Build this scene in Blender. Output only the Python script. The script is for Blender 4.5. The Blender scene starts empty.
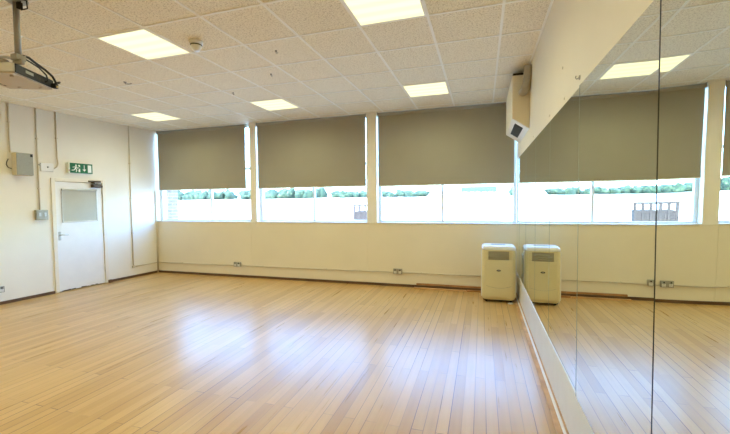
import bpy, bmesh, math, random
from mathutils import Vector, Matrix
random.seed(7)
C = bpy.context.scene.collection
PI = math.pi

# ------------------------------------------------------------------ room numbers (metres)
XL, XR, YB, ZC = -6.257, 0.967, 3.12, 3.038       # left corner, mirror wall, window wall, ceiling
YF = -7.1                                         # wall behind the camera
TS = 0.6; TJ = 0.5957                             # ceiling tile pitch
LT = -0.0665                                      # slant of the left wall
LL = math.hypot(1, LT)
LROT = math.atan2(1, -LT)                         # left wall things: local x to the right, -y into the room
BROT, RROT = 0.0, -PI/2
SILL = 1.10

def lw(s, z, out=0.0):                            # a point on the left wall, s metres from the window corner
    d = (LT/LL, -1/LL); n = (1/LL, LT/LL)
    return (XL + d[0]*s + n[0]*out, YB + d[1]*s + n[1]*out, z)

# ------------------------------------------------------------------ mesh helper
class MB:
    def __init__(self): self.bm = bmesh.new()
    def _idx(self, n0, mi):
        self.bm.faces.ensure_lookup_table()
        for f in self.bm.faces[n0:]: f.material_index = mi
    def box(self, x0, x1, y0, y1, z0, z1, b=0.0, mi=0, seg=2, M=None):
        t = bmesh.new()
        bmesh.ops.create_cube(t, size=1.0)
        for v in t.verts:
            v.co = Vector((x0 + (v.co.x+.5)*(x1-x0), y0 + (v.co.y+.5)*(y1-y0), z0 + (v.co.z+.5)*(z1-z0)))
        if b > 0:
            bmesh.ops.bevel(t, geom=list(t.edges), offset=b, segments=seg, profile=.5, affect='EDGES')
        if M is not None: bmesh.ops.transform(t, matrix=M, verts=t.verts)
        self._merge(t, mi); return self
    def _merge(self, t, mi, smooth=False):
        vm = {}
        for v in t.verts: vm[v] = self.bm.verts.new(v.co)
        for f in t.faces:
            try:
                g = self.bm.faces.new([vm[v] for v in f.verts]); g.material_index = mi; g.smooth = smooth or f.smooth
            except ValueError: pass
        t.free()
    def tube(self, pts, r, seg=10, mi=0, closed_ends=True):
        pts = [Vector(p) for p in pts]; n = len(pts)
        rs = r if isinstance(r, (list, tuple)) else [r]*n
        t = bmesh.new(); rings = []; up = None
        for i, p in enumerate(pts):
            a = pts[max(0, i-1)]; b = pts[min(n-1, i+1)]
            d = (b-a).normalized()
            if up is None:
                up = Vector((0, 0, 1)) if abs(d.z) < .9 else Vector((1, 0, 0))
            u = (up - d*up.dot(d))
            if u.length < 1e-5: u = d.orthogonal()
            u.normalize(); w = d.cross(u); up = u
            rings.append([t.verts.new(p + (u*math.cos(2*PI*k/seg) + w*math.sin(2*PI*k/seg))*rs[i]) for k in range(seg)])
        for i in range(n-1):
            for k in range(seg):
                f = t.faces.new((rings[i][k], rings[i][(k+1) % seg], rings[i+1][(k+1) % seg], rings[i+1][k])); f.smooth = True
        if closed_ends:
            t.faces.new(list(reversed(rings[0]))); t.faces.new(rings[-1])
        bmesh.ops.recalc_face_normals(t, faces=t.faces)
        self._merge(t, mi); return self
    def lathe(self, prof, seg=24, mi=0, M=None):                    # profile of (r, z) about local z
        t = bmesh.new(); rings = []
        for r, z in prof:
            if r < 1e-6: rings.append([t.verts.new((0, 0, z))])
            else: rings.append([t.verts.new((r*math.cos(2*PI*k/seg), r*math.sin(2*PI*k/seg), z)) for k in range(seg)])
        for a, b in zip(rings, rings[1:]):
            for k in range(seg):
                k2 = (k+1) % seg
                vs = [a[k % len(a)], a[k2 % len(a)], b[k2 % len(b)], b[k % len(b)]]
                vs2 = []
                for v in vs:
                    if v not in vs2: vs2.append(v)
                if len(vs2) > 2: f = t.faces.new(vs2); f.smooth = True
        bmesh.ops.recalc_face_normals(t, faces=t.faces)
        if M is not None: bmesh.ops.transform(t, matrix=M, verts=t.verts)
        self._merge(t, mi); return self
    def prism(self, poly, axis, a, b, mi=0, bev=0.0, seg=2, smooth=False):   # polygon of 2D points extruded along axis
        def P(u, v, w):
            return {'x': (w, u, v), 'y': (u, w, v), 'z': (u, v, w)}[axis]
        t = bmesh.new()
        A = [t.verts.new(P(u, v, a)) for u, v in poly]; B = [t.verts.new(P(u, v, b)) for u, v in poly]
        n = len(poly)
        t.faces.new(A); t.faces.new(list(reversed(B)))
        for i in range(n):
            f = t.faces.new((A[i], B[i], B[(i+1) % n], A[(i+1) % n])); f.smooth = smooth
        bmesh.ops.recalc_face_normals(t, faces=t.faces)
        if bev > 0: bmesh.ops.bevel(t, geom=list(t.edges), offset=bev, segments=seg, profile=.5, affect='EDGES')
        self._merge(t, mi); return self
    def blob(self, c, r, sub=3, amp=.25, freq=3.0, mi=0, seed=0):
        t = bmesh.new(); bmesh.ops.create_icosphere(t, subdivisions=sub, radius=1.0)
        from mathutils import noise
        for v in t.verts:
            n = noise.noise(v.co*freq + Vector((seed*7.1, seed*3.3, 1.7)))
            k = 1 + amp*n*2
            v.co = Vector((c[0]+v.co.x*r[0]*k, c[1]+v.co.y*r[1]*k, c[2]+v.co.z*r[2]*k))
        self._merge(t, mi, smooth=True); return self

def rrect(w, h, r, n=5, cx=0.0, cy=0.0):
    P = []
    for (sx, sy, a0) in ((1, 1, 0), (-1, 1, 90), (-1, -1, 180), (1, -1, 270)):
        for k in range(n+1):
            a = math.radians(a0 + 90*k/n)
            P.append((cx + sx*(w/2-r) + r*math.cos(a), cy + sy*(h/2-r) + r*math.sin(a)))
    return P

def obj(name, mb, mats, parent=None, loc=(0, 0, 0), rz=0.0, rot=None):
    me = bpy.data.meshes.new(name); mb.bm.normal_update(); mb.bm.to_mesh(me); mb.bm.free()
    for m in (mats if isinstance(mats, (list, tuple)) else [mats]): me.materials.append(m)
    o = bpy.data.objects.new(name, me); C.objects.link(o)
    o.location = loc; o.rotation_euler = rot if rot else (0, 0, rz)
    if parent: o.parent = parent
    return o
def tag(o, label, cat, group=None, kind=None):
    o['label'] = label; o['category'] = cat
    if group: o['group'] = group
    if kind: o['kind'] = kind
    return o
def thing(name, label, cat, loc, rz=0.0, group=None):
    o = bpy.data.objects.new(name, None); C.objects.link(o); o.empty_display_size = .1
    o.location = loc; o.rotation_euler = (0, 0, rz)
    return tag(o, label, cat, group)
def struct(name, mb, mats, loc=(0, 0, 0), rz=0.0):
    o = obj(name, mb, mats, None, loc, rz); o['kind'] = 'structure'; return o
def sroot(name, loc=(0, 0, 0), rz=0.0):
    o = bpy.data.objects.new(name, None); C.objects.link(o); o.location = loc; o.rotation_euler = (0, 0, rz)
    o['kind'] = 'structure'; return o
def dup(root, loc, rz=None, label=None):
    r = root.copy(); C.objects.link(r); r.location = loc
    if rz is not None: r.rotation_euler = (0, 0, rz)
    if label: r['label'] = label
    for ch in list(root.children):
        c = ch.copy(); C.objects.link(c); c.parent = r
        for g in ch.children:
            d = g.copy(); C.objects.link(d); d.parent = c
    return r

# ------------------------------------------------------------------ materials
def newmat(name):
    m = bpy.data.materials.new(name); m.use_nodes = True
    nt = m.node_tree; return m, nt, nt.nodes['Principled BSDF']
def N(nt, t, **kw):
    n = nt.nodes.new(t)
    for k, v in kw.items():
        if k in n.inputs: n.inputs[k].default_value = v
        else: setattr(n, k, v)
    return n
def ramp(nt, fac, stops):
    r = nt.nodes.new('ShaderNodeValToRGB'); e = r.color_ramp.elements
    while len(e) < len(stops): e.new(.5)
    for i, (p, c) in enumerate(stops): e[i].position = p; e[i].color = (*c, 1)
    nt.links.new(fac, r.inputs['Fac']); return r.outputs['Color']
def mat(name, col, rough=.5, metal=0.0, var=.06, scale=6.0, bump=0.0, bscale=80.0, coat=0.0, spec=None):
    m, nt, b = newmat(name)
    tc = N(nt, 'ShaderNodeTexCoord')
    n = N(nt, 'ShaderNodeTexNoise'); n.inputs['Scale'].default_value = scale; n.inputs['Detail'].default_value = 5
    nt.links.new(tc.outputs['Object'], n.inputs['Vector'])
    lo = tuple(max(0, c*(1-var)) for c in col); hi = tuple(min(1, c*(1+var)) for c in col)
    nt.links.new(ramp(nt, n.outputs['Fac'], [(.3, lo), (.7, hi)]), b.inputs['Base Color'])
    b.inputs['Roughness'].default_value = rough; b.inputs['Metallic'].default_value = metal
    if coat: b.inputs['Coat Weight'].default_value = coat
    if spec is not None: b.inputs['Specular IOR Level'].default_value = spec
    if bump:
        n2 = N(nt, 'ShaderNodeTexNoise'); n2.inputs['Scale'].default_value = bscale; n2.inputs['Detail'].default_value = 4
        nt.links.new(tc.outputs['Object'], n2.inputs['Vector'])
        bp = N(nt, 'ShaderNodeBump'); bp.inputs['Strength'].default_value = bump; bp.inputs['Distance'].default_value = .004
        nt.links.new(n2.outputs['Fac'], bp.inputs['Height']); nt.links.new(bp.outputs['Normal'], b.inputs['Normal'])
    return m

WALL = mat('cream_wall_paint', (.80, .735, .585), .55, var=.025, scale=1.3, bump=.12, bscale=60)
PIERM = mat('pale_pier_paint', (.86, .83, .74), .45, var=.02)
WALL_L = mat('cream_wall_paint_brickwork', (.83, .80, .71), .5, var=.03, scale=1.5, bump=.15, bscale=45)
WHITE = mat('white_gloss_paint', (.84, .84, .83), .35, var=.02)
CREAMP = mat('cream_gloss_paint', (.82, .77, .66), .4, var=.03)
BOARD = mat('beige_painted_board', (.70, .69, .66), .45, var=.03)
GRIDM = mat('ceiling_grid_metal', (.90, .87, .78), .45, var=.02)
FABRIC = mat('taupe_blind_fabric', (.345, .325, .265), .85, var=.02, scale=3, bump=.08, bscale=400)
BAR = mat('pale_bottom_bar', (.75, .73, .66), .4)
ALU = mat('white_window_frame', (.78, .81, .84), .35, var=.02)
STEEL = mat('brushed_steel', (.52, .50, .46), .35, metal=.85, var=.08, scale=20)
GREYM = mat('grey_painted_metal', (.36, .35, .30), .45, metal=.4, var=.08)
BLACK = mat('black_plastic', (.012, .011, .010), .6, var=.15, spec=.25)
DARK = mat('dark_grey', (.06, .052, .038), .85, var=.1, spec=.15)
BRONZE = mat('dark_bronze', (.085, .06, .035), .45, metal=.4, var=.2)
ACP = mat('cream_plastic', (.68, .595, .335), .38, var=.02, scale=3)
ACW = mat('pale_white_plastic', (.76, .755, .73), .3, var=.02)
ACG = mat('grey_louver_plastic', (.40, .36, .24), .5, var=.05)
GREEN = mat('exit_green', (.006, .15, .065), .4, var=.03)
SIGNW = mat('sign_white', (.82, .86, .80), .4, var=.02)
RED = mat('red_plastic', (.5, .08, .05), .4)
SPKG = mat('speaker_grille_grey', (.33, .345, .31), .7, var=.06, scale=60, bump=.3, bscale=300)
SPKB = mat('speaker_beige', (.66, .58, .42), .5, var=.03)
BLINDG = mat('door_blind_grey_fabric', (.50, .51, .46), .8, var=.03, bump=.1, bscale=300)
CONDUIT = mat('painted_conduit', (.66, .60, .47), .45, var=.05)
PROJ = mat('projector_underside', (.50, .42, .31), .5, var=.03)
PROJW = mat('projector_white', (.62, .59, .52), .45, var=.03)
CASE = mat('tan_casing', (.80, .73, .55), .5, var=.03, scale=3)
CASEW = mat('cream_casing', (.80, .74, .60), .45, var=.03)
HOSE = mat('grey_hose', (.40, .37, .30), .55, var=.15, scale=15)
SCRAP = mat('white_scrap_paper', (.85, .83, .78), .8)
SKIRT = mat('dark_brown_skirting', (.11, .055, .025), .5, var=.3, scale=5)
PLANKM = mat('brown_timber_plank', (.40, .20, .075), .5, var=.25, scale=7, bump=.1)
PLANKL = mat('pale_timber_plank', (.56, .33, .15), .5, var=.2, scale=7, bump=.1)

# ceiling tile: fissured mineral fibre
CEIL, nt, b = newmat('mineral_fibre_tile')
tc = N(nt, 'ShaderNodeTexCoord')
n1 = N(nt, 'ShaderNodeTexNoise'); n1.inputs['Scale'].default_value = 75; n1.inputs['Detail'].default_value = 3; n1.inputs['Roughness'].default_value = .65
nt.links.new(tc.outputs['Object'], n1.inputs['Vector'])
c1 = ramp(nt, n1.outputs['Fac'], [(.38, (.60, .53, .39)), (.48, (.87, .80, .635)), (.7, (.90, .84, .68))])
nt.links.new(c1, b.inputs['Base Color']); b.inputs['Roughness'].default_value = .9
bp = N(nt, 'ShaderNodeBump'); bp.inputs['Strength'].default_value = .3; bp.inputs['Distance'].default_value = .004
nt.links.new(n1.outputs['Fac'], bp.inputs['Height']); nt.links.new(bp.outputs['Normal'], b.inputs['Normal'])

# floor: narrow hardwood strips running towards the windows
FLOOR, nt, b = newmat('maple_strip_floor')
tc = N(nt, 'ShaderNodeTexCoord')
mp = N(nt, 'ShaderNodeMapping'); mp.inputs['Rotation'].default_value = (0, 0, PI/2)
nt.links.new(tc.outputs['Object'], mp.inputs['Vector'])
br = N(nt, 'ShaderNodeTexBrick', offset=.37, offset_frequency=2)
br.inputs['Color1'].default_value = (0, 0, 0, 1); br.inputs['Color2'].default_value = (1, 1, 1, 1); br.inputs['Mortar'].default_value = (.5, .5, .5, 1)
br.inputs['Scale'].default_value = 1.0; br.inputs['Mortar Size'].default_value = .0030; br.inputs['Mortar Smooth'].default_value = .2
br.inputs['Brick Width'].default_value = 1.35; br.inputs['Row Height'].default_value = .078
nt.links.new(mp.outputs['Vector'], br.inputs['Vector'])
tone = ramp(nt, br.outputs['Color'], [(0, (.50, .295, .095)), (.3, (.575, .355, .122)), (.6, (.60, .378, .136)), (1, (.64, .412, .16))])
mp2 = N(nt, 'ShaderNodeMapping'); mp2.inputs['Scale'].default_value = (30, 1.1, 1)
nt.links.new(tc.outputs['Object'], mp2.inputs['Vector'])
gr = N(nt, 'ShaderNodeTexNoise'); gr.inputs['Scale'].default_value = 1.0; gr.inputs['Detail'].default_value = 6
nt.links.new(mp2.outputs['Vector'], gr.inputs['Vector'])
grc = ramp(nt, gr.outputs['Fac'], [(.3, (.86, .82, .76)), (.6, (1, 1, 1))])
mx = N(nt, 'ShaderNodeMix', data_type='RGBA', blend_type='MULTIPLY'); mx.inputs[0].default_value = .7
nt.links.new(tone, mx.inputs[6]); nt.links.new(grc, mx.inputs[7])
lg = N(nt, 'ShaderNodeTexNoise'); lg.inputs['Scale'].default_value = 1.1; lg.inputs['Detail'].default_value = 4
nt.links.new(tc.outputs['Object'], lg.inputs['Vector'])
lgc = ramp(nt, lg.outputs['Fac'], [(.3, (.90, .87, .83)), (.65, (1, 1, 1))])
mx2 = N(nt, 'ShaderNodeMix', data_type='RGBA', blend_type='MULTIPLY'); mx2.inputs[0].default_value = 1
nt.links.new(mx.outputs[2], mx2.inputs[6]); nt.links.new(lgc, mx2.inputs[7])
mx3 = N(nt, 'ShaderNodeMix', data_type='RGBA'); mx3.inputs[7].default_value = (.16, .075, .03, 1)
mp3 = N(nt, 'ShaderNodeMapping'); mp3.inputs['Scale'].default_value = (7, .25, 1); nt.links.new(tc.outputs['Object'], mp3.inputs['Vector'])
jn = N(nt, 'ShaderNodeTexNoise'); jn.inputs['Scale'].default_value = 1; jn.inputs['Detail'].default_value = 3; nt.links.new(mp3.outputs['Vector'], jn.inputs['Vector'])
jf = N(nt, 'ShaderNodeMath', operation='MULTIPLY'); nt.links.new(ramp(nt, jn.outputs['Fac'], [(.40, (.12, .12, .12)), (.62, (1, 1, 1))]), jf.inputs[0]); nt.links.new(br.outputs['Fac'], jf.inputs[1])
nt.links.new(jf.outputs[0], mx3.inputs[0]); nt.links.new(mx2.outputs[2], mx3.inputs[6])
# a few dark scuffs and dents
sc = N(nt, 'ShaderNodeTexVoronoi'); sc.inputs['Scale'].default_value = 1.6
nt.links.new(tc.outputs['Object'], sc.inputs['Vector'])
scr = ramp(nt, sc.outputs['Distance'], [(.012, (1, 1, 1)), (.022, (0, 0, 0))])
mx4 = N(nt, 'ShaderNodeMix', data_type='RGBA'); mx4.inputs[7].default_value = (.16, .09, .04, 1)
nt.links.new(scr, mx4.inputs[0]); nt.links.new(mx3.outputs[2], mx4.inputs[6])
nt.links.new(mx4.outputs[2], b.inputs['Base Color'])
rr = ramp(nt, gr.outputs['Fac'], [(.3, (.27, .27, .27)), (.7, (.34, .34, .34))])
nt.links.new(rr, b.inputs['Roughness']); b.inputs['Specular IOR Level'].default_value = .62
bp = N(nt, 'ShaderNodeBump', invert=True); bp.inputs['Strength'].default_value = .25; bp.inputs['Distance'].default_value = .002
nt.links.new(br.outputs['Fac'], bp.inputs['Height']); nt.links.new(bp.outputs['Normal'], b.inputs['Normal'])

# mirror
MIRROR, nt, b = newmat('mirror_silvering')
b.inputs['Base Color'].default_value = (.84, .875, .80, 1); b.inputs['Metallic'].default_value = 1; b.inputs['Roughness'].default_value = .0
EDGEG = mat('ground_glass_edge', (.30, .33, .26), .5)
MEDGE = mat('mirror_edge', (.10, .11, .09), .4)

# window glass: thin clear pane
GLASS, nt, b = newmat('clear_window_glass')
nt.nodes.remove(b)
tr = N(nt, 'ShaderNodeBsdfTransparent'); gl = N(nt, 'ShaderNodeBsdfGlossy'); gl.inputs['Roughness'].default_value = .01
tr.inputs['Color'].default_value = (.96, .985, .98, 1)
lwt = N(nt, 'ShaderNodeLayerWeight'); lwt.inputs['Blend'].default_value = .5       # Schlick reflectance of a thin pane
p5 = N(nt, 'ShaderNodeMath', operation='POWER'); p5.inputs[1].default_value = 5; nt.links.new(lwt.outputs['Facing'], p5.inputs[0])
fr = N(nt, 'ShaderNodeMath', operation='MULTIPLY_ADD'); fr.inputs[1].default_value = .9; fr.inputs[2].default_value = .035; nt.links.new(p5.outputs[0], fr.inputs[0])
ms = N(nt, 'ShaderNodeMixShader')
nt.links.new(fr.outputs[0], ms.inputs[0]); nt.links.new(tr.outputs[0], ms.inputs[1]); nt.links.new(gl.outputs[0], ms.inputs[2])
nt.links.new(ms.outputs[0], nt.nodes['Material Output'].inputs['Surface'])

# lit ceiling diffuser: the tubes behind it show as soft bands
DIFF, nt, b = newmat('lit_diffuser')
nt.nodes.remove(b)
tc = N(nt, 'ShaderNodeTexCoord'); wv = N(nt, 'ShaderNodeTexWave', bands_direction='Y'); wv.inputs['Scale'].default_value = 2.2; wv.inputs['Phase Offset'].default_value = 1.0
nt.links.new(tc.outputs['Object'], wv.inputs['Vector'])
em = N(nt, 'ShaderNodeEmission')
nt.links.new(ramp(nt, wv.outputs['Fac'], [(.1, (.95, .90, .52)), (.8, (.95, .94, .60))]), em.inputs['Color'])
LAMP_STRENGTH = 1.4
em.inputs['Strength'].default_value = LAMP_STRENGTH
nt.links.new(em.outputs[0], nt.nodes['Material Output'].inputs['Surface'])

# brickwork outside
BRICK, nt, b = newmat('pale_brick')
tc = N(nt, 'ShaderNodeTexCoord'); sx_ = N(nt, 'ShaderNodeSeparateXYZ'); nt.links.new(tc.outputs['Object'], sx_.inputs[0])
ad_ = N(nt, 'ShaderNodeMath', operation='ADD'); nt.links.new(sx_.outputs[0], ad_.inputs[0]); nt.links.new(sx_.outputs[1], ad_.inputs[1])
mp = N(nt, 'ShaderNodeCombineXYZ'); nt.links.new(ad_.outputs[0], mp.inputs[0]); nt.links.new(sx_.outputs[2], mp.inputs[1])
br = N(nt, 'ShaderNodeTexBrick'); br.inputs['Scale'].default_value = 1
br.inputs['Color1'].default_value = (.20, .135, .09, 1); br.inputs['Color2'].default_value = (.14, .09, .06, 1); br.inputs['Mortar'].default_value = (.27, .24, .21, 1)
br.inputs['Brick Width'].default_value = .225; br.inputs['Row Height'].default_value = .075; br.inputs['Mortar Size'].default_value = .009
nt.links.new(mp.outputs['Vector'], br.inputs['Vector']); nt.links.new(br.outputs['Color'], b.inputs['Base Color']); b.inputs['Roughness'].default_value = .9
# dry sports field
FIELD, nt, b = newmat('dry_grass_field')
tc = N(nt, 'ShaderNodeTexCoord'); mp = N(nt, 'ShaderNodeMapping'); mp.inputs['Scale'].default_value = (.12, .5, 1)
nt.links.new(tc.outputs['Object'], mp.inputs['Vector'])
n = N(nt, 'ShaderNodeTexNoise'); n.inputs['Scale'].default_value = 1.2; n.inputs['Detail'].default_value = 7; n.inputs['Roughness'].default_value = .7
nt.links.new(mp.outputs['Vector'], n.inputs['Vector'])
nt.links.new(ramp(nt, n.outputs['Fac'], [(.38, (.34, .26, .22)), (.5, (.50, .44, .40)), (.62, (.58, .52, .47))]), b.inputs['Base Color']); b.inputs['Roughness'].default_value = 1
LEAF, nt, b = newmat('hedge_leaves')
tc = N(nt, 'ShaderNodeTexCoord'); n = N(nt, 'ShaderNodeTexNoise'); n.inputs['Scale'].default_value = 1.9; n.inputs['Detail'].default_value = 8; n.inputs['Roughness'].default_value = .75
nt.links.new(tc.outputs['Object'], n.inputs['Vector'])
nt.links.new(ramp(nt, n.outputs['Fac'], [(.35, (.0015, .006, .0035)), (.48, (.006, .019, .009)), (.56, (.028, .042, .014)), (.66, (.09, .10, .05))]), b.inputs['Base Color']); b.inputs['Roughness'].default_value = .9
BINW = mat('weathered_timber', (.026, .013, .009), .85, var=.3, scale=9, bump=.2)
BRK_RED = mat('house_wall', (.12, .09, .08), .9)
ROOFM = mat('blue_grey_roof', (.016, .034, .06), .7, var=.15)

# ------------------------------------------------------------------ shell
mb = MB().box(-8.2, XR+.3, YF-.2, YB+.30, -.2, 0)
struct('floor', mb, FLOOR)
mb = MB().box(-8.2, XR+.3, YF-.2, YB+.34, ZC, ZC+.12)
struct('ceiling', mb, CEIL)
# exposed grid
mb = MB()
i = -13
for i in range(-13, 2):
    mb.box(i*TS-.011, i*TS+.011, YF, YB+.0, ZC-.006, ZC+.004)
for j in range(-12, 6):
    mb.box(-7.0, XR, j*TJ-.011, j*TJ+.011, ZC-.0057, ZC+.004)
mb.box(XR-.018, XR, YF, YB, ZC-.007, ZC+.004)
struct('trim_1', mb, GRIDM)

# window wall: apron wall and piers (joints in the boarding left open)
mb = MB()
for a, c in ((XL-.3, -3.902), (-3.899, -1.511), (-1.508, XR+.3)):
    mb.box(a, c, YB, YB+.3, 0, SILL)
mb.box(XL-.3, XR+.3, YB+.006, YB+.29, 0, SILL-.004)
PIERS = ((-3.905, -3.765), (-1.508, -1.325))
for a, c in PIERS:
    mb.box(a, c, YB, YB+.3, SILL, ZC, .004, mi=1)
mb.box(XL-.3, XL-.012, YB+.02, YB+.3, SILL, ZC)
mb.box(.962, XR+.3, YB, YB+.3, SILL, ZC)
struct('wall_back', mb, [WALL, PIERM])
# left wall with the door opening (local x = -s)
mb = MB(); DS0, DS1, DH = 1.135, 1.932, 1.890
mb.box(-DS0, .0, 0, .25, 0, ZC); mb.box(-10.6, -DS1, 0, .25, 0, ZC); mb.box(-DS1, -DS0, 0, .25, DH, ZC)
mb.box(-DS1, -DS0, .12, .25, 0, DH)
struct('wall_left', mb, WALL_L, (XL, YB, 0), LROT)
mb = MB().box(XR, XR+.25, YF-.2, YB+.3, 0, ZC)
struct('wall_right', mb, WALL)
mb = MB().box(-8.2, XR+.25, YF-.2, YF, 0, ZC)
struct('wall_front', mb, WALL)

# skirtings
mb = MB().box(-DS0+.05, -.02, -.012, .001, 0, .045, .002).box(-10.3, -DS1-.05, -.012, .001, 0, .045, .002)
struct('baseboard_left', mb, SKIRT, (XL, YB, 0), LROT)
mb = MB().box(XL, XR-.075, YB-.012, YB+.001, 0, .045, .002)
struct('baseboard_back', mb, SKIRT)
# mirror wall foot: timber strip, white cover strip, dark gap
mb = MB().box(XR-.072, XR-.036, YF, YB-.012, 0, .012, .002, mi=2)
mb.box(XR-.036, XR-.018, YF, YB-.012, 0, .020, .004, mi=1)
mb.box(XR-.018, XR, YF, YB-.012, 0, .036, .002, mi=2)
struct('baseboard_right', mb, [PLANKM, WHITE, PLANKL])
MB0, MB1 = .362, 2.115
mb = MB().box(XR-.012, XR+.001, YF, YB-.004, .037, MB0-.001, .002)
struct('trim_2', mb, BOARD)
# white sill strip
mb = MB()
for a, c in ((XL-.01, PIERS[0][0]), (PIERS[0][1], PIERS[1][0]), (PIERS[1][1], .962)):
    mb.box(a, c, YB-.012, YB+.16, SILL, SILL+.016, .003)
struct('trim_3', mb, ALU)

# ------------------------------------------------------------------ windows
WY = YB+.13
WINS = ((XL-.01, PIERS[0][0], -4.945), (PIERS[0][1], PIERS[1][0], -2.60), (PIERS[1][1], .962, -.205))
for k, (a, c, m) in enumerate(WINS):
    w = sroot('window_%d' % (k+1), (0, 0, 0))
    z0, z1 = SILL+.016, ZC
    mb = MB(); t = .045
    mb.box(a, a+t, WY, WY+.06, z0, z1, .004).box(c-t, c, WY, WY+.06, z0, z1, .004)
    mb.box(a+t, c-t, WY, WY+.06, z0, z0+.03, .004).box(a+t, c-t, WY, WY+.06, z1-.05, z1, .004)
    mb.box(a+t, c-t, WY, WY+.06, 2.15, 2.20, .004)
    obj('window_frame', mb, ALU, w)
    obj('mullion', MB().box(m-.018, m+.018, WY+.002, WY+.058, z0+.03, z1-.05, .004), GREYM if False else ALU, w)
    for (p, q) in ((a+t, m-.018), (m+.018, c-t)):
        obj('pane', MB().box(p, q, WY+.028, WY+.032, z0+.03, z1-.05), GLASS, w)

# roller blinds
BL = ((-6.205, -4.020, 1.765, 'leftmost wide taupe roller blind, over the window nearest the door wall'),
      (-3.745, -1.530, 1.755, 'middle taupe roller blind, between the two window piers'),
      (-1.300, .925, 1.745, 'rightmost taupe roller blind, beside the mirrored wall'))
for k, (a, c, zb, lab) in enumerate(BL):
    r = thing('roller_blind', lab, 'blind', ((a+c)/2, YB+.035, zb), 0, 'roller blinds pulled most of the way down')
    h = (c-a)/2; top = ZC-zb
    # fabric, a thin cloth with a faint ripple
    t = bmesh.new(); nx, nz = 40, 14; g = []
    for yy in (0, 1):
        g.append([[t.verts.new((-h + 2*h*i/nx, .004*math.sin(i*.55+k)*(1-j/nz) + .003*math.sin(i*.21+j*.4) + yy*.0012, .012 + (top-.075)*j/nz)) for i in range(nx+1)] for j in range(nz+1)])
    for yy in (0, 1):
        for j in range(nz):
            for i in range(nx):
                q = [g[yy][j][i], g[yy][j][i+1], g[yy][j+1][i+1], g[yy][j+1][i]]
                f = t.faces.new(q if yy == 0 else list(reversed(q))); f.smooth = True
    mb = MB(); mb._merge(t, 0, True)
    obj('fabric', mb, FABRIC, r)
    obj('bottom_bar', MB().box(-h, h, -.008, .010, 0, .016, .004), BAR, r)
    mb = MB().tube([(-h-.01, .012, top-.035), (h+.01, .012, top-.035)], .030, 16)
    obj('roller_tube', mb, FABRIC, r)
    for sx in (-1, 1):
        obj('bracket', MB().box(sx*(h+.010)-.004, sx*(h+.010)+.004, -.022, .045, top-.07, top, .001), GREYM, r)
    ch = MB().tube([(h+.010, -.004, top-.06), (h+.011, -.006, .12)], .0025, 6)
    obj('pull_chain', ch, BAR, r)

# ------------------------------------------------------------------ ceiling lights
LAB = {(-9, -1): 'square lit ceiling light half hidden behind the projector by the left wall',
       (-5, -1): 'square lit ceiling light left of the smoke detector',
       (-1, -1): 'large square lit ceiling light cut by the top edge of the photo',
       (-9, 3): 'small lit ceiling light by the window wall, nearest the left corner',
       (-5, 3): 'lit ceiling light by the window wall, above the pier between left and middle blinds',
       (-1, 3): 'lit ceiling light by the window wall, above the right blind',
       (-9, -5): 'lit ceiling light behind the viewer by the left wall',
       (-5, -5): 'lit ceiling light behind the viewer in the middle of the room',
       (-1, -5): 'lit ceiling light behind the viewer beside the mirrors',
       (-9, -9): 'lit ceiling light at the far end behind the viewer by the left wall',
       (-5, -9): 'lit ceiling light at the far end behind the viewer in the middle',
       (-1, -9): 'lit ceiling light at the far end behind the viewer beside the mirrors'}
first = None
for (i, j), lab in LAB.items():
    loc = (i*TS+TS/2, j*TJ+TJ/2, ZC)
    if first is None:
        first = thing('ceiling_light', lab, 'ceiling light', loc, 0, 'square fluorescent ceiling lights')
        u = TS/2-.011; v = TJ/2-.011
        mb = MB().box(-u, u, -v, -v+.012, -.010, -.001, .001).box(-u, u, v-.012, v, -.010, -.001, .001)
        mb.box(-u, -u+.012, -v+.012, v-.012, -.010, -.001, .001).box(u-.012, u, -v+.012, v-.012, -.010, -.001, .001)
        obj('frame', mb, GRIDM, first)
        obj('diffuser', MB().box(-u+.012, u-.012, -v+.012, v-.012, -.007, -.001), DIFF, first)
    else:
        dup(first, loc, 0, lab)

# unseen spots added below each diffuser, giving most of the fitting's light
tl = bpy.data.lights.new('fitting_spot', 'SPOT'); tl.energy = 13.5; tl.color = (.95, .93, .58); tl.spot_size = math.radians(176); tl.spot_blend = 1; tl.shadow_soft_size = 0
for (i, j) in LAB:
    for u in (-.15, .15):
        for v in (-.15, .15):
            o = bpy.data.objects.new('fitting_spot', tl); C.objects.link(o); o.location = (i*TS+TS/2+u, j*TJ+TJ/2+v, ZC-.013)
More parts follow.
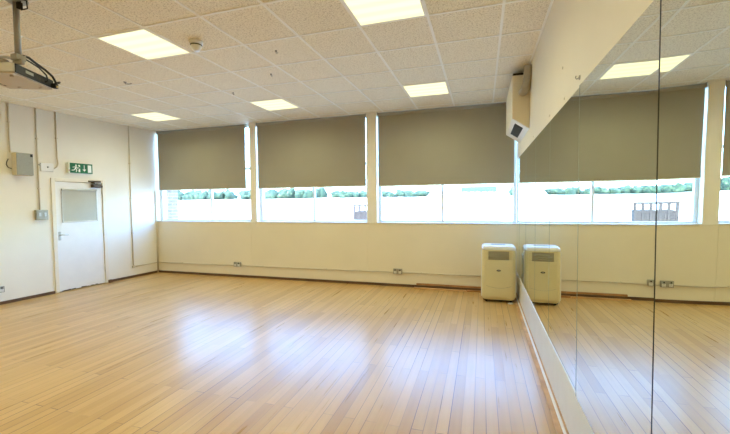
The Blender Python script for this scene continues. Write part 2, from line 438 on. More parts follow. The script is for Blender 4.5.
# ------------------------------------------------------------------ mirrors
seams = [YB-.006, 2.66, 1.82, .97, .127, -.850, -1.812, -2.72, -3.63, -4.55, -5.47]
NAMES = ['narrow', 'second', 'third', 'fourth', 'fifth', 'sixth', 'seventh', 'eighth', 'ninth', 'tenth']
ANG = {5: (-.0070, 0), 6: (.0078, .0114)}      # the two nearest sheets hang slightly twisted: (turn, turn per metre of height)
for k in range(10):
    ya, yb_ = seams[k], seams[k+1]
    gap = .0028 if k < 5 else .0015
    w = (ya-yb_) - 2*gap
    if k == 6: w -= .004
    if k == 0: lab = 'narrow tall wall mirror in the corner against the window wall'
    elif k == 5: lab = 'tall wall mirror just left of the thick dark seam'
    elif k == 6: lab = 'tall wall mirror right of the thick dark seam, at the right edge of the photo'
    else: lab = '%s tall wall mirror counting from the window wall' % NAMES[k]
    far = ya - gap - (.004 if k == 6 else 0)
    r = thing('wall_mirror', lab, 'mirror', (XR-.001, far, MB0), RROT, 'tall mirror panels along the right wall')
    # local x runs towards the camera, local y into the wall; hinged at its far edge
    a0, a1 = ANG.get(k, (0, 0)); h = MB1-MB0; yo = -.001 if k == 5 else 0; px = w if k == 5 else 0      # sheet 6 from the corner is fixed flush at its near edge
    def sheet(y0, y1):
        nz, nx = (30, 12) if a1 else (1, 1)
        t = bmesh.new(); G = []
        for yy in (y0, y1):
            g = []
            for j in range(nz+1):
                z = h*j/nz; an = a0 + a1*max(z+MB0-1.35, -.12)
                g.append([Vector((w*i/nx, yo + yy - math.tan(an)*(w*i/nx-px), z)) for i in range(nx+1)])
            G.append(g)
        for yy in (0, 1):                                           # the two faces, smooth
            V = [[t.verts.new(p) for p in row] for row in G[yy]]
            for j in range(nz):
                for i in range(nx):
                    q = [V[j][i], V[j][i+1], V[j+1][i+1], V[j+1][i]]
                    t.faces.new(q if yy == 0 else q[::-1]).smooth = True
        rim = [(j, 0) for j in range(nz)] + [(nz, i) for i in range(nx)] + [(j, nx) for j in range(nz, 0, -1)] + [(0, i) for i in range(nx, 0, -1)]
        A = [t.verts.new(G[0][j][i]) for j, i in rim]; B = [t.verts.new(G[1][j][i]) for j, i in rim]
        for q in range(len(rim)):
            q2 = (q+1) % len(rim); t.faces.new((A[q], A[q2], B[q2], B[q]))
        mb = MB(); mb._merge(t, 0); return mb
    obj('mirror_glass', sheet(-.006, -.0045), MIRROR, r)
    obj('backing', sheet(-.0045, 0), MEDGE, r)
    if 0 < k < 6:
        e = yo + math.tan(a0)*px
        obj('ground_edge', MB().box(-.0024, .0045, e-.0070, e-.0020, 0, h, .0006), EDGEG, r)
# dark joint strip behind the wide seam
# (the wall shows through the 10 mm gap; the strip is the black mastic filling it)
tag(obj('mastic_joint', MB().box(XR-.006, XR, seams[6]-.0052, seams[6]+.0012, MB0, MB1), BLACK),
    'thick black vertical joint between the two nearest mirrors', 'joint')

# ------------------------------------------------------------------ door
d = sroot('door_1', (XL, YB, 0), LROT)
mb = MB()      # architrave
mb.box(-DS1-.045, -DS1+.012, -.022, .02, 0, DH+.045, .004).box(-DS0-.012, -DS0+.05, -.022, .02, 0, DH+.045, .004)
mb.box(-DS1+.012, -DS0-.012, -.022, .02, DH-.012, DH+.045, .004)
obj('door_frame', mb, CREAMP, d)
lf = obj('door_leaf', MB().box(-DS1+.016, -DS0-.016, -.004, .038, .012, DH-.016, .003), WHITE, d)
mb = MB()      # scuffed lower edge: chipped paint patches
random.seed(3)
for q in range(11):
    x = -DS1+.05+random.random()*.66; wq = .015+random.random()*.05
    mb.box(x, min(x+wq, -DS0-.02), -.0052, -.003, .013, .018+random.random()*.012)
obj('chipped_paint', mb, DARK, lf)
hd = obj('handle_plate', MB().box(-1.895, -1.858, -.012, -.004, .885, 1.03, .004), STEEL, lf)
mb = MB().tube([(-1.877, -.012, .975), (-1.877, -.045, .975), (-1.868, -.052, .975), (-1.765, -.050, .972)], .008, 10)
obj('lever', mb, STEEL, hd)
for z in (.22, .90, 1.62):
    obj('hinge', MB().tube([(-DS0-.012, -.012, z), (-DS0-.012, -.012, z+.10)], .007, 10), STEEL, lf)
# overhead closer
cl = obj('door_closer', MB().box(-1.345, -1.195, -.075, -.004, 1.790, 1.855, .010), BRONZE, lf)
mb = MB().box(-1.395, -1.185, -.050, -.022, 1.888, 1.915, .004).box(-1.345, -1.305, -.06, -.02, 1.865, 1.887, .003)
obj('closer_bracket', mb, BRONZE, cl)
mb = MB().tube([(-1.29, -.05, 1.845), (-1.30, -.075, 1.858), (-1.33, -.08, 1.87), (-1.34, -.05, 1.885)], .010, 8)
mb.lathe([(0, 0), (.018, 0), (.018, .03), (0, .03)], 14, M=Matrix.Translation((-1.265, -.04, 1.84)))
mb.tube([(-1.20, -.04, 1.82), (-1.165, -.05, 1.812)], .022, 10)
obj('closer_arm', mb, BRONZE, cl)
struct_block = tag(obj('floor_stop', MB().box(-.030, .030, -.045, 0, 0, .055, .006), SKIRT, None, lw(1.075, 0, .013), LROT),
                   'small dark wooden block at the foot of the door frame', 'door stop')
# blind fixed on the door glazing
r = thing('door_blind', 'small pale grey roller blind hanging on the white door', 'blind', lw(1.542, 1.18, .008), LROT)
w0 = .278
mb = MB().box(-w0, w0, -.006, -.003, .012, .56)
obj('fabric', mb, BLINDG, r)
obj('head_rail', MB().box(-w0-.012, w0+.012, -.030, 0, .545, .580, .006), BLINDG, r)
obj('bottom_bar', MB().box(-w0, w0, -.012, 0, 0, .016, .004), BAR, r)
for sx in (-1, 1):
    obj('side_channel', MB().box(sx*(w0+.006)-.005, sx*(w0+.006)+.005, -.010, 0, 0, .548, .002), STEEL, r)

# ------------------------------------------------------------------ exit sign
r = thing('exit_sign', 'green emergency exit sign with running man above the white door', 'sign', lw(1.520, 2.028, 0), LROT)
obj('housing', MB().box(-.205, .19, -.055, 0, 0, .185, .006), SIGNW, r)
obj('sign_face', MB().box(-.185, .187, -.058, -.0545, .006, .179, .002), GREEN, r)
obj('indicator_lamp', MB().lathe([(0, 0), (.008, 0), (.008, .004), (0, .006)], 12, M=Matrix.Translation((-.196, -.055, .05)) @ Matrix.Rotation(PI/2, 4, 'X')), RED, r)
Y0, Y1 = -.0592, -.0578
mb = MB()
# running figure
mb.prism([(-.088 + .014*math.cos(a*PI/6), .140 + .014*math.sin(a*PI/6)) for a in range(12)], 'y', Y0, Y1)
mb.prism([(-.100, .122), (-.078, .124), (-.086, .078), (-.112, .082)], 'y', Y0, Y1)          # torso
mb.prism([(-.100, .120), (-.108, .108), (-.145, .098), (-.140, .110)], 'y', Y0, Y1)          # arm back
mb.prism([(-.080, .122), (-.062, .098), (-.045, .108), (-.040, .100), (-.064, .084), (-.088, .112)], 'y', Y0, Y1)
mb.prism([(-.110, .084), (-.092, .080), (-.122, .050), (-.160, .046), (-.160, .058), (-.128, .062)], 'y', Y0, Y1)
mb.prism([(-.098, .082), (-.084, .084), (-.070, .056), (-.082, .026), (-.095, .028), (-.086, .056)], 'y', Y0, Y1)
obj('running_man', mb, SIGNW, r)
mb = MB().prism([(-.052, .150), (-.022, .150), (-.022, .110), (-.040, .122), (-.052, .130)], 'y', Y0, Y1)
mb.prism([(-.036, .088), (-.022, .080), (-.022, .026), (-.048, .026), (-.052, .060)], 'y', Y0, Y1)
obj('doorway_symbol', mb, SIGNW, r)
mb = MB().prism([(.040, .150), (.052, .150), (.052, .070), (.072, .086), (.072, .070), (.046, .040), (.020, .070), (.020, .086), (.040, .070)], 'y', Y0, Y1)
obj('down_arrow', mb, SIGNW, r)
obj('door_symbol', MB().box(.105, .165, Y0, Y1, .026, .155), SIGNW, r)

# ------------------------------------------------------------------ left wall fittings
# loudspeaker: wedge, beige side facing the viewer, grey grille facing the room
r = thing('wall_speaker', 'beige wall speaker with grey grille high on the left wall', 'speaker', lw(2.395, 1.940, 0), LROT)
mb = MB().prism([(-.105, -.03), (-.112, -.160), (.110, -.160), (.085, -.03)], 'z', 0, .345, bev=.010)
obj('cabinet', mb, SPKB, r)
obj('grille', MB().box(-.106, .106, -.172, -.157, .006, .339, .006), SPKG, r)
obj('corner_badge', MB().box(.068, .100, -.175, -.170, .29, .33, .003), BLACK, r)
obj('wall_bracket', MB().box(-.03, .03, -.04, 0, .10, .22, .004), DARK, r)
mb = MB().tube([(-.13, -.012, .25), (-.155, -.02, .20), (-.165, -.03, .16), (-.145, -.03, .12), (-.10, -.03, .10)], .006, 8)
obj('cable', mb, DARK, r)

def vconduit(name, label, s, z0, z1, rad=.010, clips=(), extra=None, cat='conduit'):
    r = thing(name, label, cat, lw(s, z0, 0), LROT)
    pts = [(0, -rad-.002, 0), (0, -rad-.002, z1-z0)]
    if extra: pts = extra + pts[1:]
    obj('tube', MB().tube(pts, rad, 10), CONDUIT, r)
    for z in clips:
        obj('saddle_clip', MB().box(-rad-.008, rad+.008, -2*rad-.005, 0, z-z0-.008, z-z0+.008, .003), CONDUIT, r)
    return r
vconduit('conduit', 'painted conduit from ceiling down to the wall speaker', 2.50, 2.29, ZC, clips=(2.75,))
vconduit('conduit', 'painted conduit from ceiling down to the grey light switch', 2.148, 1.405, ZC, clips=(2.55, 1.75))
ex = [(-.075, -.014, -.045), (-.045, -.014, -.055), (-.012, -.014, -.035), (0, -.014, .01), (-.004, -.014, .06), (0, -.014, .12)]
ex = [(-.075, -.014, -.06), (-.04, -.014, -.055), (-.008, -.014, -.03), (.012, -.014, .02), (.004, -.014, .08), (0, -.014, .16)]
vconduit('conduit', 'painted conduit curving at its foot into the small white wall box', 1.868, 2.15, ZC, clips=(2.6,), extra=ex)
vconduit('conduit', 'long painted conduit right of the door from ceiling nearly to floor', .585, .215, ZC, clips=(.9, 1.6, 2.3))
obj_ = vconduit('corner_pipe', 'grey vertical pipe standing in the corner below the left window', .028, 0.0, 1.76, .013, cat='pipe')
# small white box with a knob
r = thing('junction_box', 'small white wall box left of the exit sign', 'wall box', lw(2.02, 2.035, 0), LROT)
obj('box_body', MB().box(-.10, .085, -.035, 0, 0, .135, .008), WHITE, r)
obj('centre_button', MB().lathe([(0, 0), (.016, 0), (.014, .006), (0, .008)], 16, M=Matrix.Translation((.0, -.034, .07)) @ Matrix.Rotation(PI/2, 4, 'X')), GREYM, r)
obj('cable_gland', MB().tube([(-.10, -.016, .1), (-.128, -.012, .1)], .010, 10), GREYM, r)
# switch
r = thing('light_switch', 'grey metal double light switch box left of the door', 'switch', lw(2.135, 1.245, 0), LROT)
obj('back_box', MB().box(-.085, .085, -.045, 0, 0, .16, .005), GREYM, r)
obj('face_plate', MB().box(-.080, .080, -.050, -.044, .005, .155, .003), GREYM, r)
for x in (-.038, .038):
    obj('rocker', MB().box(x-.018, x+.018, -.056, -.049, .055, .115, .003), STEEL, r)
# sockets
def socket(label, loc, rz):
    r = thing('wall_socket', label, 'socket', loc, rz, 'metal double sockets')
    obj('back_box', MB().box(-.078, .078, -.035, 0, 0, .090, .004), GREYM, r)
    fp = obj('face_plate', MB().box(-.075, .075, -.040, -.034, .003, .087, .003), GREYM, r)
    for x in (-.042, .042):
        obj('outlet', MB().box(x-.022, x+.022, -.0425, -.039, .010, .052, .003), ACW, r)
        mb = MB().box(x-.003, x+.003, -.0432, -.0415, .036, .046).box(x-.012, x-.007, -.0432, -.0415, .020, .025).box(x+.007, x+.012, -.0432, -.0415, .020, .025)
        obj('pin_holes', mb, BLACK, r)
        obj('switch_rocker', MB().box(x-.008, x+.008, -.046, -.039, .058, .080, .002), BLACK, r)
    return r
s0 = socket('metal double socket on the window wall below the left blind', (-4.229, YB, .212), 0)
dup(s0, (-.956, YB, .222), 0, 'metal double socket on the window wall below the right blind')
dup(s0, lw(2.735, .185, 0), LROT, 'metal double socket low on the left wall at the photo edge')
# low conduit runs
r = thing('wall_conduit', 'painted conduit running low along the window wall to the air conditioner', 'conduit', (XL, YB, 0))
z_at = lambda X: .225 + (X+5.68)*(.252-.225)/(5.45)
pts = [(.03, -.012, z_at(XL+.03)), (-4.229-.085-XL, -.012, z_at(-4.3))]
obj('tube', MB().tube(pts, .009, 8), CONDUIT, r)
pts = [(-4.229+.085-XL, -.012, z_at(-4.15)), (-.956-.085-XL, -.012, z_at(-1.04))]
obj('tube', MB().tube(pts, .009, 8), CONDUIT, r)
pts = [(-.956+.085-XL, -.012, z_at(-.87)), (XR-.02-XL, -.012, z_at(XR))]
obj('tube', MB().tube(pts, .009, 8), CONDUIT, r)
for X in (-5.6, -4.85, -3.65, -3.1, -2.3, -1.65, -.55, .1):
    obj('saddle_clip', MB().box(X-XL-.012, X-XL+.012, -.025, 0, z_at(X)-.010, z_at(X)+.016, .003), CONDUIT, r)
r = thing('wall_conduit', 'short low conduit from the corner to the long conduit right of the door', 'conduit', lw(0, 0), LROT)
obj('tube', MB().tube([(-.60, -.014, .222), (-.30, -.014, .222), (-.02, -.014, .224)], .009, 8), CONDUIT, r)
obj('elbow_box', MB().box(-.612, -.558, -.030, 0, .195, .245, .005), CONDUIT, r)

# ------------------------------------------------------------------ ceiling things
r = thing('smoke_detector', 'white round smoke detector on the ceiling right of the left light', 'smoke detector', (-2.178, -.213, ZC))
obj('base', MB().lathe([(0, 0), (.062, 0), (.062, -.026), (.056, -.032), (0, -.032)], 28), WHITE, r)
obj('sensor_head', MB().lathe([(.048, -.030), (.052, -.048), (.050, -.062), (.036, -.078), (.032, -.092), (0, -.094)], 28), WHITE, r)
obj('vent_ring', MB().lathe([(.045, -.034), (.054, -.038), (.054, -.046), (.045, -.050)], 28), DARK, r)

HK = [((276, 50.6), (-1.28, .67), 'small dark hook in the ceiling, nearest the middle of the room'),
      ]
def hook(loc, label, name='ceiling_hook'):
    mb = MB().lathe([(0, 0), (.012, 0), (.010, -.006), (0, -.006)], 12)
    mb.tube([(0, 0, -.004), (0, 0, -.018), (.010, 0, -.028), (.020, 0, -.022)], .003, 6)
    return tag(obj(name, mb, DARK, None, loc), label, 'hook')
for (X, Y, lab) in ((-1.577, .234, 'small dark ceiling hook two tiles left of the top centre light'),
                    (-1.998, .825, 'small dark ceiling hook near the middle of the tile grid'),
                    (-2.915, 1.325, 'small dark ceiling hook in the tile row before the window lights'),
                    (-3.655, -.809, 'small dark ceiling hook just right of the projector pole')):
    hook((X, Y, ZC-.0002), lab)
# cable end poking out of a tile
mb = MB().lathe([(0, 0), (.02, 0), (.018, -.004), (0, -.004)], 12)
mb.tube([(0, 0, -.002), (.0, .0, -.02), (.03, .015, -.024), (.075, .03, -.020)], .005, 6)
tag(obj('cable_stub', mb, BRONZE, None, (-3.902, .479, ZC-.0002)), 'dark bit of cable poking out of the ceiling below the left light', 'cable')

# projector on its pole
PX, PY = -2.915, -1.245
r = thing('projector', 'white ceiling projector with black cable panel hanging on a grey pole', 'projector', (PX, PY, ZC))
dx = Vector((-.172, .373, 0)).normalized(); pr = math.atan2(dx.y, dx.x)       # local +x along the cable panel
def pl(x, y, z): return (x, y, z)
obj('ceiling_plate', MB().lathe([(0, 0), (.075, 0), (.075, -.012), (.05, -.03), (.03, -.03), (0, -.03)], 20), GREYM, r)
obj('pole', MB().tube([(0, 0, -.02), (0, 0, -.43)], .0200, 18), GREYM, r)
mb = MB().box(-.034, .034, -.034, .034, -.460, -.415, .006).box(-.05, .05, -.012, .012, -.49, -.45, .004)
obj('bracket', mb, GREYM, r)
R = Matrix.Rotation(pr, 4, 'Z')
BZ0, BZ1 = -.568, -.485
# body: local frame x along cable side, y away to the left wall
L_ = .425; W_ = .37; ox, oy = -.05, .0
body = obj('body', MB().box(ox, ox+L_, oy+.002, oy+W_, BZ0+.012, BZ1, .012, M=R), PROJW, r)
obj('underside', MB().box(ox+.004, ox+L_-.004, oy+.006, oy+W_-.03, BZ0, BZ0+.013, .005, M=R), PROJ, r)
cp = obj('cable_panel', MB().box(ox+.012, ox+L_-.008, oy-.004, oy+.004, BZ0+.012, BZ1-.006, .002, M=R), BLACK, r)
obj('label', MB().box(ox+.11, ox+.19, oy-.0052, oy-.003, BZ0+.038, BZ0+.060, M=R), SPKG, cp)
for q, x in enumerate((.22, .25, .285)):
    obj('port', MB().box(ox+x, ox+x+.02, oy-.0055, oy-.003, BZ0+.03, BZ0+.05, M=R), DARK, cp)
mb = MB().lathe([(0, 0), (.036, 0), (.036, .02), (.030, .024), (.028, .012), (0, .012)], 24, M=R @ Matrix.Translation((ox+.11, oy+W_, BZ0+.045)) @ Matrix.Rotation(-PI/2, 4, 'X'))
obj('lens', mb, BLACK, r)
for q in range(3):
    obj('vent_slot', MB().box(ox+.22+q*.045, ox+.25+q*.045, oy+W_-.075, oy+W_-.06, BZ0-.0006, BZ0+.003, M=R), BLACK, r)
for (px_, py_) in ((.06, .06), (.36, .06), (.36, .22)):
    obj('foot', MB().lathe([(0, 0), (.012, 0), (.012, .01), (0, .01)], 12, M=R @ Matrix.Translation((ox+px_, oy+py_, BZ0-.008))), PROJ, r)
def rl(*p): return tuple(R @ Vector(p))
mb = MB().tube([rl(.0, -.03, -.42), rl(.05, -.035, -.415), rl(.14, -.03, -.43), rl(.23, -.03, -.445), rl(.30, -.04, -.475), rl(.345, -.04, -.52), rl(.355, -.02, -.545)], .009, 8)
obj('cable', mb, BLACK, r)
mb = MB().tube([rl(.0, -.02, -.43), rl(.07, -.03, -.44), rl(.16, -.035, -.455), rl(.22, -.045, -.49), rl(.255, -.035, -.525), rl(.26, -.01, -.535)], .006, 8)
obj('cable', mb, BLACK, r)
mb = MB().tube([rl(.33, -.02, -.53), rl(.39, -.035, -.505), rl(.425, -.02, -.485), rl(.41, .01, -.495), rl(.375, -.01, -.54)], .006, 8)
obj('cable', mb, BLACK, r)
obj('plug', MB().box(.335, .375, -.040, -.003, -.56, -.52, .006, M=R), BLACK, r)
obj('plug', MB().box(.345, .362, -.046, -.037, -.557, -.537, .003, M=R), mat('brass', (.55, .40, .14), .35, .8), r)
mb = MB().tube([(-.03, 0, -.44), (-.09, -.03, -.43), (-.16, -.08, -.44), (-.21, -.10, -.47)], .010, 8)
obj('bracket_arm', mb, STEEL, r)
mb = MB().box(-.20, -.045, -.13, -.03, -.488, -.460, .01, M=None)
obj('mount_arm', mb, STEEL, r)
# plug and flex at the ceiling end of the pole
mb = MB().box(.032, .060, -.02, .012, -.085, -.035, .006)
obj('ceiling_plug', mb, BLACK, r)
obj('flex', MB().tube([(.045, 0, -.035), (.06, .0, -.012), (.085, .02, -.02), (.075, .03, -.07), (.05, .0, -.09)], .005, 8), BLACK, r)

# ------------------------------------------------------------------ blower cabinet high on the mirror wall
YU0, YU1 = 1.60, 2.76
r = thing('wall_heater', 'cream wall unit with grey outlet grille high above the mirrors by the ceiling', 'heater', (XR, YU0, 2.32))
xb = -.190
zt = .635
prof = [(0, 0), (xb+.0, .132), (xb, zt), (0, zt)]
# casing as a prism along Y
mb = MB().prism([(u, v) for u, v in prof], 'y', 0, YU1-YU0, bev=.004)
obj('casing', mb, CASEW, r)
obj('end_panel', MB().prism([(-.004, .012), (xb+.008, .140), (xb+.008, zt-.010), (-.004, zt-.010)], 'y', -.006, .002), CASE, r)
# grille in the sloping underside near the front end
sl = math.atan2(.132, -xb)
M = Matrix.Translation((xb/2, 0, .066)) @ Matrix.Rotation(sl, 4, 'Y')
g = obj('outlet_grille', MB().box(-.062, .050, .14, .86, -.006, .004, .002, M=M), DARK, r)
mb = MB()
for q in range(9):
    x = -.058 + q*.0125
    mb.box(x, x+.003, .145, .855, -.010, -.004, M=M)
obj('grille_slat', mb, DARK, g)
obj('gap_shade_block', MB().box(xb+.01, -.004, .02, .5, zt, zt+.03), BLACK, r)  # black block over the casing: shade of the gap put in as colour
pts = [(-.030, -.17, .68), (-.032, -.165, .62), (-.036, -.15, .56), (-.045, -.12, .485), (-.055, -.08, .435), (-.072, -.03, .425), (-.075, .01, .435)]
mb = MB(); P2 = []; RR = []
for a, b2 in zip(pts, pts[1:]):
    for q in range(5):
        P2.append(tuple(Vector(a).lerp(Vector(b2), q/5))); RR.append(.046 + (.003 if len(RR) % 2 else 0))
mb.tube(P2, RR, 14)
obj('hose', mb, HOSE, r)
mb = MB().tube([(-.036, -.10, .485), (-.041, -.085, .460)], .052, 16)
obj('hose_clamp', mb, STEEL, r)
obj('wall_bracket', MB().box(-.03, 0, -.20, -.12, .60, .66, .004), BLACK, r)

# marks and hook above the mirrors
def rw(px, py): pass
for (Y, Z, lab) in ((-.309, 2.388, None), (-.37, 2.164, None), (.192, 2.172, None), (1.215, 2.167, None)):
    o = obj('screw_cap', MB().lathe([(0, 0), (.011, 0), (.009, .004), (0, .005)], 12, M=Matrix.Rotation(-PI/2, 4, 'Y')), CONDUIT, None, (XR, Y, Z))
    tag(o, 'small round screw cap on the cream wall above the mirrors', 'screw', 'screw caps above the mirrors')
mb = MB().lathe([(0, 0), (.014, 0), (.012, .005), (0, .005)], 12, M=Matrix.Rotation(-PI/2, 4, 'Y'))
mb.tube([(-.004, 0, 0), (-.014, .012, -.004), (-.018, .02, .006), (-.016, .018, .016)], .0035, 8)
tag(obj('wall_hook', mb, HOSE, None, (XR, -.786, 2.176)), 'small metal hook in the cream wall above the mirrors', 'hook')

# ------------------------------------------------------------------ portable air conditioner
ACX, ACY = .670, 2.66
r = thing('portable_air_conditioner', 'cream portable air conditioner on the floor in the mirrored corner', 'air conditioner', (ACX, ACY, 0))
W, D, H = .465, .38, .80
t = bmesh.new(); rings = []
lev = [(.035, .90), (.05, .965), (.10, 1.0), (.40, 1.0), (.70, 1.0), (.745, .99), (.768, .975)]
for z, k in lev:
    rings.append([t.verts.new((x, y, z)) for x, y in rrect(W*k, D*k, .055*k, 6)])
for a, b2 in zip(rings, rings[1:]):
    n = len(a)
    for q in range(n):
        f = t.faces.new((a[q], a[(q+1) % n], b2[(q+1) % n], b2[q])); f.smooth = True
t.faces.new(list(reversed(rings[0]))); t.faces.new(rings[-1])
bmesh.ops.recalc_face_normals(t, faces=t.faces)
mb = MB(); mb._merge(t, 0)
obj('body', mb, ACP, r)
# domed pale top cover
t = bmesh.new(); rings = []
for z, k in ((.760, 1.0), (.780, 1.005), (.800, .985), (.815, .94), (.822, .86), (.824, .7)):
    rings.append([t.verts.new((x, y, z)) for x, y in rrect(W*k, D*k, .055*k, 6)])
for a, b2 in zip(rings, rings[1:]):
    n = len(a)
    for q in range(n):
        f = t.faces.new((a[q], a[(q+1) % n], b2[(q+1) % n], b2[q])); f.smooth = True
t.faces.new(list(reversed(rings[0]))); t.faces.new(rings[-1])
bmesh.ops.recalc_face_normals(t, faces=t.faces)
mb = MB(); mb._merge(t, 0)
tcov = obj('top_cover', mb, ACW, r)
mb = MB().prism(rrect(.20, .10, .03), 'z', .8235, .8275)
obj('control_panel', mb, mat('pale_blue_grey_panel', (.42, .47, .50), .3), tcov)
for q in range(4):
    obj('button', MB().lathe([(0, 0), (.009, 0), (.008, .003), (0, .003)], 12, M=Matrix.Translation((-.06+q*.04, 0, .827))), ACW, tcov)
FY = -D/2
# slightly bowed front panel
mb = MB(); P = []
for q in range(13):
    u = -1+2*q/12; P.append((u*.185, FY - .012*(1-u*u) - .004))
P = P + [(.185, FY+.01), (-.185, FY+.01)]
fp = obj('front_panel', MB().prism(P, 'z', .085, .618, bev=.004), ACP, r)
P2 = P
obj('front_panel_upper', MB().prism([(x, y+.001) for x, y in P], 'z', .748, .764, bev=.004), ACP, r)
for sx in (-1, 1):
    obj('front_panel_side', MB().box(sx*.163-.023, sx*.163+.023, FY-.008, FY+.01, .621, .745, .004), ACP, r)
lv = obj('air_outlet', MB().box(-.140, .140, FY-.004, FY+.006, .621, .745, .003), ACG, r)
for q in range(4):
    M = Matrix.Translation((0, FY-.009, .640+q*.028)) @ Matrix.Rotation(math.radians(-35), 4, 'X')
    obj('slat', MB().box(-.136, .136, -.009, .009, -.0015, .0015, .0005, M=M), ACG, lv)
bd = obj('badge', MB().prism([(.030*math.cos(a*PI/12), .470+.013*math.sin(a*PI/12)) for a in range(24)], 'y', FY-.019, FY-.012), DARK, r)
obj('badge_mark', MB().box(-.016, .016, FY-.0198, FY-.0185, .466, .473, .001), STEEL, bd)
# shallow smile groove low on the front
mb = MB(); pts = [(-.17+.34*q/12, FY-.0165+.012*((-.17+.34*q/12)/.185)**2, .245-.030*(1-((q-6)/6)**2)) for q in range(13)]
obj('front_groove', MB().tube(pts, .0022, 6), ACG, r)
# rounded white side strips with handles
for sx in (-1, 1):
    obj('side_trim', MB().box(sx*(W/2)-.010, sx*(W/2)+.010, FY+.045, FY+.095, .07, .755, .009), ACW, r)
    obj('carry_handle', MB().box(sx*(W/2+.002)-.012, sx*(W/2+.002)+.012, -.05, .10, .63, .69, .008), ACW, r)
obj('plinth', MB().prism(rrect(W*.9, D*.9, .045), 'z', .022, .040), DARK, r)
for sx in (-1, 1):
    for sy in (-1, 1):
        obj('castor', MB().tube([(sx*.17-.012, sy*.13, .018), (sx*.17+.012, sy*.13, .018)], .018, 14), BLACK, r)
mb = MB().blob((0, 0, .013), (.032, .022, .013), 2, .35, 2.5)
tag(obj('paper_scrap', mb, SCRAP, None, (.83, 2.40, 0)), 'white crumpled scrap on the floor in front of the air conditioner', 'scrap')

# timber planks along the window wall
tag(obj('timber_plank', MB().box(-.63, XR-.10, -.026, 0, 0, .030, .003), PLANKM, None, (0, YB-.014, .050), 0),
    'brown timber batten against the window wall, lying on the darker boards', 'plank')
tag(obj('timber_plank', MB().box(-.60, XR-.10, -.042, 0, 0, .048, .003), SKIRT, None, (0, YB-.013, .0), 0),
    'dark timber board lying under the brown batten by the window wall', 'plank')
tag(obj('timber_plank', MB().box(-.66, .20, -.045, 0, 0, .022, .003), PLANKL, None, (0, YB-.062, 0), 0),
    'pale timber strip on the floor in front of the stacked boards', 'plank')
tag(obj('timber_plank', MB().box(.205, XR-.10, -.042, 0, 0, .026, .003), PLANKM, None, (0, YB-.062, 0), 0),
    'short brown timber strip on the floor next to the air conditioner', 'plank')

# ------------------------------------------------------------------ outside
t = bmesh.new()
prof = [(-60, -.26), (YB+.30, -.25), (9, -.25), (20, -.05), (40, .80), (74, 2.40), (130, 3.9)]
xs = [-140, -60, -25, -8, 0, 8, 25, 60, 140]
V = [[t.verts.new((x, y, z)) for x in xs] for y, z in prof]
for j in range(len(prof)-1):
    for i in range(len(xs)-1):
        t.faces.new((V[j][i], V[j][i+1], V[j+1][i+1], V[j+1][i]))
bmesh.ops.recalc_face_normals(t, faces=t.faces)
mb = MB(); mb._merge(t, 0, True)
g = struct('ground', mb, FIELD)
# brick return wall outside the left window
mb = MB().box(-7.25, -6.50, YB+.345, YB+.85, -.25, 3.4)
struct('wall_outside', mb, BRICK)
# timber bin store on the field edge
BX0, BX1, BY = -6.68, -5.72, 17.4
r = thing('bin_store', 'weathered timber bin store with openings outside behind the window', 'shed', ((BX0+BX1)/2, BY, -.16))
hw = (BX1-BX0)/2
mb = MB(); n = 12
for q in range(n):
    x = -hw + 2*hw*q/n
    mb.box(x+.004, x+2*hw/n-.004, -.012, .012, .05, 1.03, .003)
obj('board_front', mb, BINW, r)
mb = MB()
for sx in (-1, 1):
    for q in range(3):
        mb.box(sx*hw-.012, sx*hw+.012, .02+q*.12, .13+q*.12, .05, 1.03, .003)
obj('board_side', mb, BINW, r)
for q in range(4):
    x = -hw + 2*hw*q/3
    obj('post', MB().box(x-.05, x+.05, -.03, .07, 0, 1.46, .004), BINW, r)
obj('top_rail', MB().box(-hw-.06, hw+.06, -.05, .09, 1.38, 1.48, .004), BINW, r)
obj('mid_rail', MB().box(-hw-.03, hw+.03, -.04, -.012, .98, 1.07, .004), BINW, r)
obj('back_panel', MB().box(-hw, hw, .38, .42, .05, 1.1, .003), BINW, r)
# bushes along the far edge of the field
random.seed(11)
BUSH = []
def gz(y):
    for (a, za), (b2, zb2) in zip(prof, prof[1:]):
        if a <= y <= b2: return za + (zb2-za)*(y-a)/(b2-a)
    return prof[-1][1]
from mathutils import noise as _n
hx = -95
SEGS = [(-66, -49, 'leftmost hedgerow at the far edge of the field, seen in the left window'),
        (-48.5, -31, 'hedgerow across the field seen through the middle window'),
        (-29, -17, 'low hedgerow across the field seen through the right window'),
        (4, 17, 'green hedgerow across the field seen at the right end of the right window'),
        (19, 36, 'hedgerow across the field showing only in the mirror'),
        (38, 66, 'far hedgerow at the right end of the mirrored view')]
SEGS = [(-76, -57, 1.0, 'leftmost hedgerow at the far edge of the field, behind the left window'),
        (-52, -34, 1.0, 'long green hedgerow across the field behind the middle window'),
        (-30.5, -9.5, .6, 'low patchy hedgerow across the field behind the right window'),
        (7, 14.5, 1.0, 'short green hedgerow at the right end of the right window'),
        (18, 44, .9, 'green hedgerow across the field, seen only in the mirror'),
        (50, 95, 1.05, 'tall hedgerow far to the right, seen only in the mirror')]
for (a, c, hs, lab) in SEGS:
    mb = MB(); x = a; q = 0
    while x < c:
        y = 73 + random.uniform(-1.5, 1.5); h = hs*random.uniform(.95, 1.6); w = random.uniform(1.0, 1.7)
        mb.blob((x, y, gz(y)+h*.55), (w, w*.9, h), 2, .38, 2.2, seed=q+int(a)); x += w*random.uniform(.8, 1.35); q += 1
    tag(obj('hedgerow', mb, LEAF, None), lab, 'hedge', 'hedgerows beyond the field')
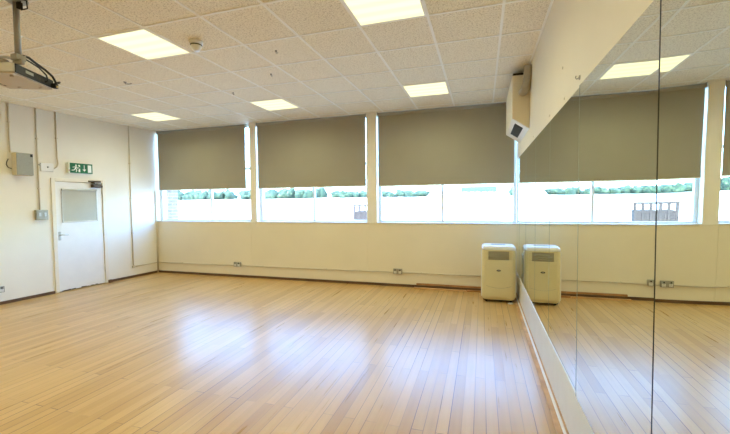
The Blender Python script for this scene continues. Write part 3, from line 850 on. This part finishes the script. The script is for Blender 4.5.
# low building with a blue-grey roof
r = thing('distant_building', 'long low building with blue grey roof beyond the field', 'building', (.7, 78, gz(78)))
obj('wall', MB().box(-4.2, 2.4, 0, 6, -.3, .95), BRK_RED, r)
obj('roof', MB().prism([(-.3, .9), (6.3, .9), (3, 1.9)], 'x', -4.5, 2.7), ROOFM, r)
for q in range(5):
    obj('window', MB().box(-3.9+q*1.25, -3.2+q*1.25, -.02, .01, .25, .75), SIGNW, r)

# ------------------------------------------------------------------ light
sun = bpy.data.lights.new('sun', 'SUN'); so = bpy.data.objects.new('sun', sun); C.objects.link(so)
sun.energy = 5.0; sun.angle = .01; sun.color = (.72, .92, 1.0)
so.rotation_euler = Vector((-.85, .0, -1.0)).to_track_quat('-Z', 'Y').to_euler()
w = bpy.data.worlds.new('World'); bpy.context.scene.world = w; w.use_nodes = True
nt = w.node_tree; bg = nt.nodes['Background']
sky = nt.nodes.new('ShaderNodeTexSky'); sky.sky_type = 'NISHITA'; sky.sun_disc = False
sky.sun_elevation = math.radians(50); sky.sun_rotation = math.radians(200); sky.air_density = 1.0; sky.dust_density = 3.0; sky.ozone_density = 1.0
tint = nt.nodes.new('ShaderNodeMix'); tint.data_type = 'RGBA'; tint.blend_type = 'MULTIPLY'; tint.inputs[0].default_value = 1
tint.inputs[7].default_value = (.64, .97, 1.30, 1)                 # camera balanced for the warm lamps: daylight reads blue
nt.links.new(sky.outputs[0], tint.inputs[6]); nt.links.new(tint.outputs[2], bg.inputs['Color']); bg.inputs['Strength'].default_value = 4.4

# ------------------------------------------------------------------ camera
cam = bpy.data.cameras.new('camera'); co = bpy.data.objects.new('camera', cam); C.objects.link(co)
rv, uv, fv = Vector((0.95408463, 0.29934541, -0.01071623)), Vector((-0.00224941, 0.0429352, 0.99907533)), Vector((-0.29952872, 0.95317831, -0.04163716))
M = Matrix.Identity(4)
for i in range(3): M[i][0], M[i][1], M[i][2] = rv[i], uv[i], -fv[i]
M.translation = Vector((.43815, -3.20073, 1.48584))
co.matrix_world = M
cam.sensor_width = 36; cam.sensor_fit = 'HORIZONTAL'; cam.lens = 372.492/730*36
cam.clip_start = .03; cam.clip_end = 500
sc = bpy.context.scene; sc.camera = co
sc.view_settings.view_transform = 'Standard'; sc.view_settings.look = 'None'; sc.view_settings.gamma = 1
sc.view_settings.use_curve_mapping = False
sc.view_settings.exposure = 0.07
sc.cycles.max_bounces = 14; sc.cycles.diffuse_bounces = 6; sc.cycles.glossy_bounces = 6; sc.cycles.transparent_max_bounces = 12
sc.cycles.sample_clamp_indirect = 8; sc.cycles.use_denoising = True
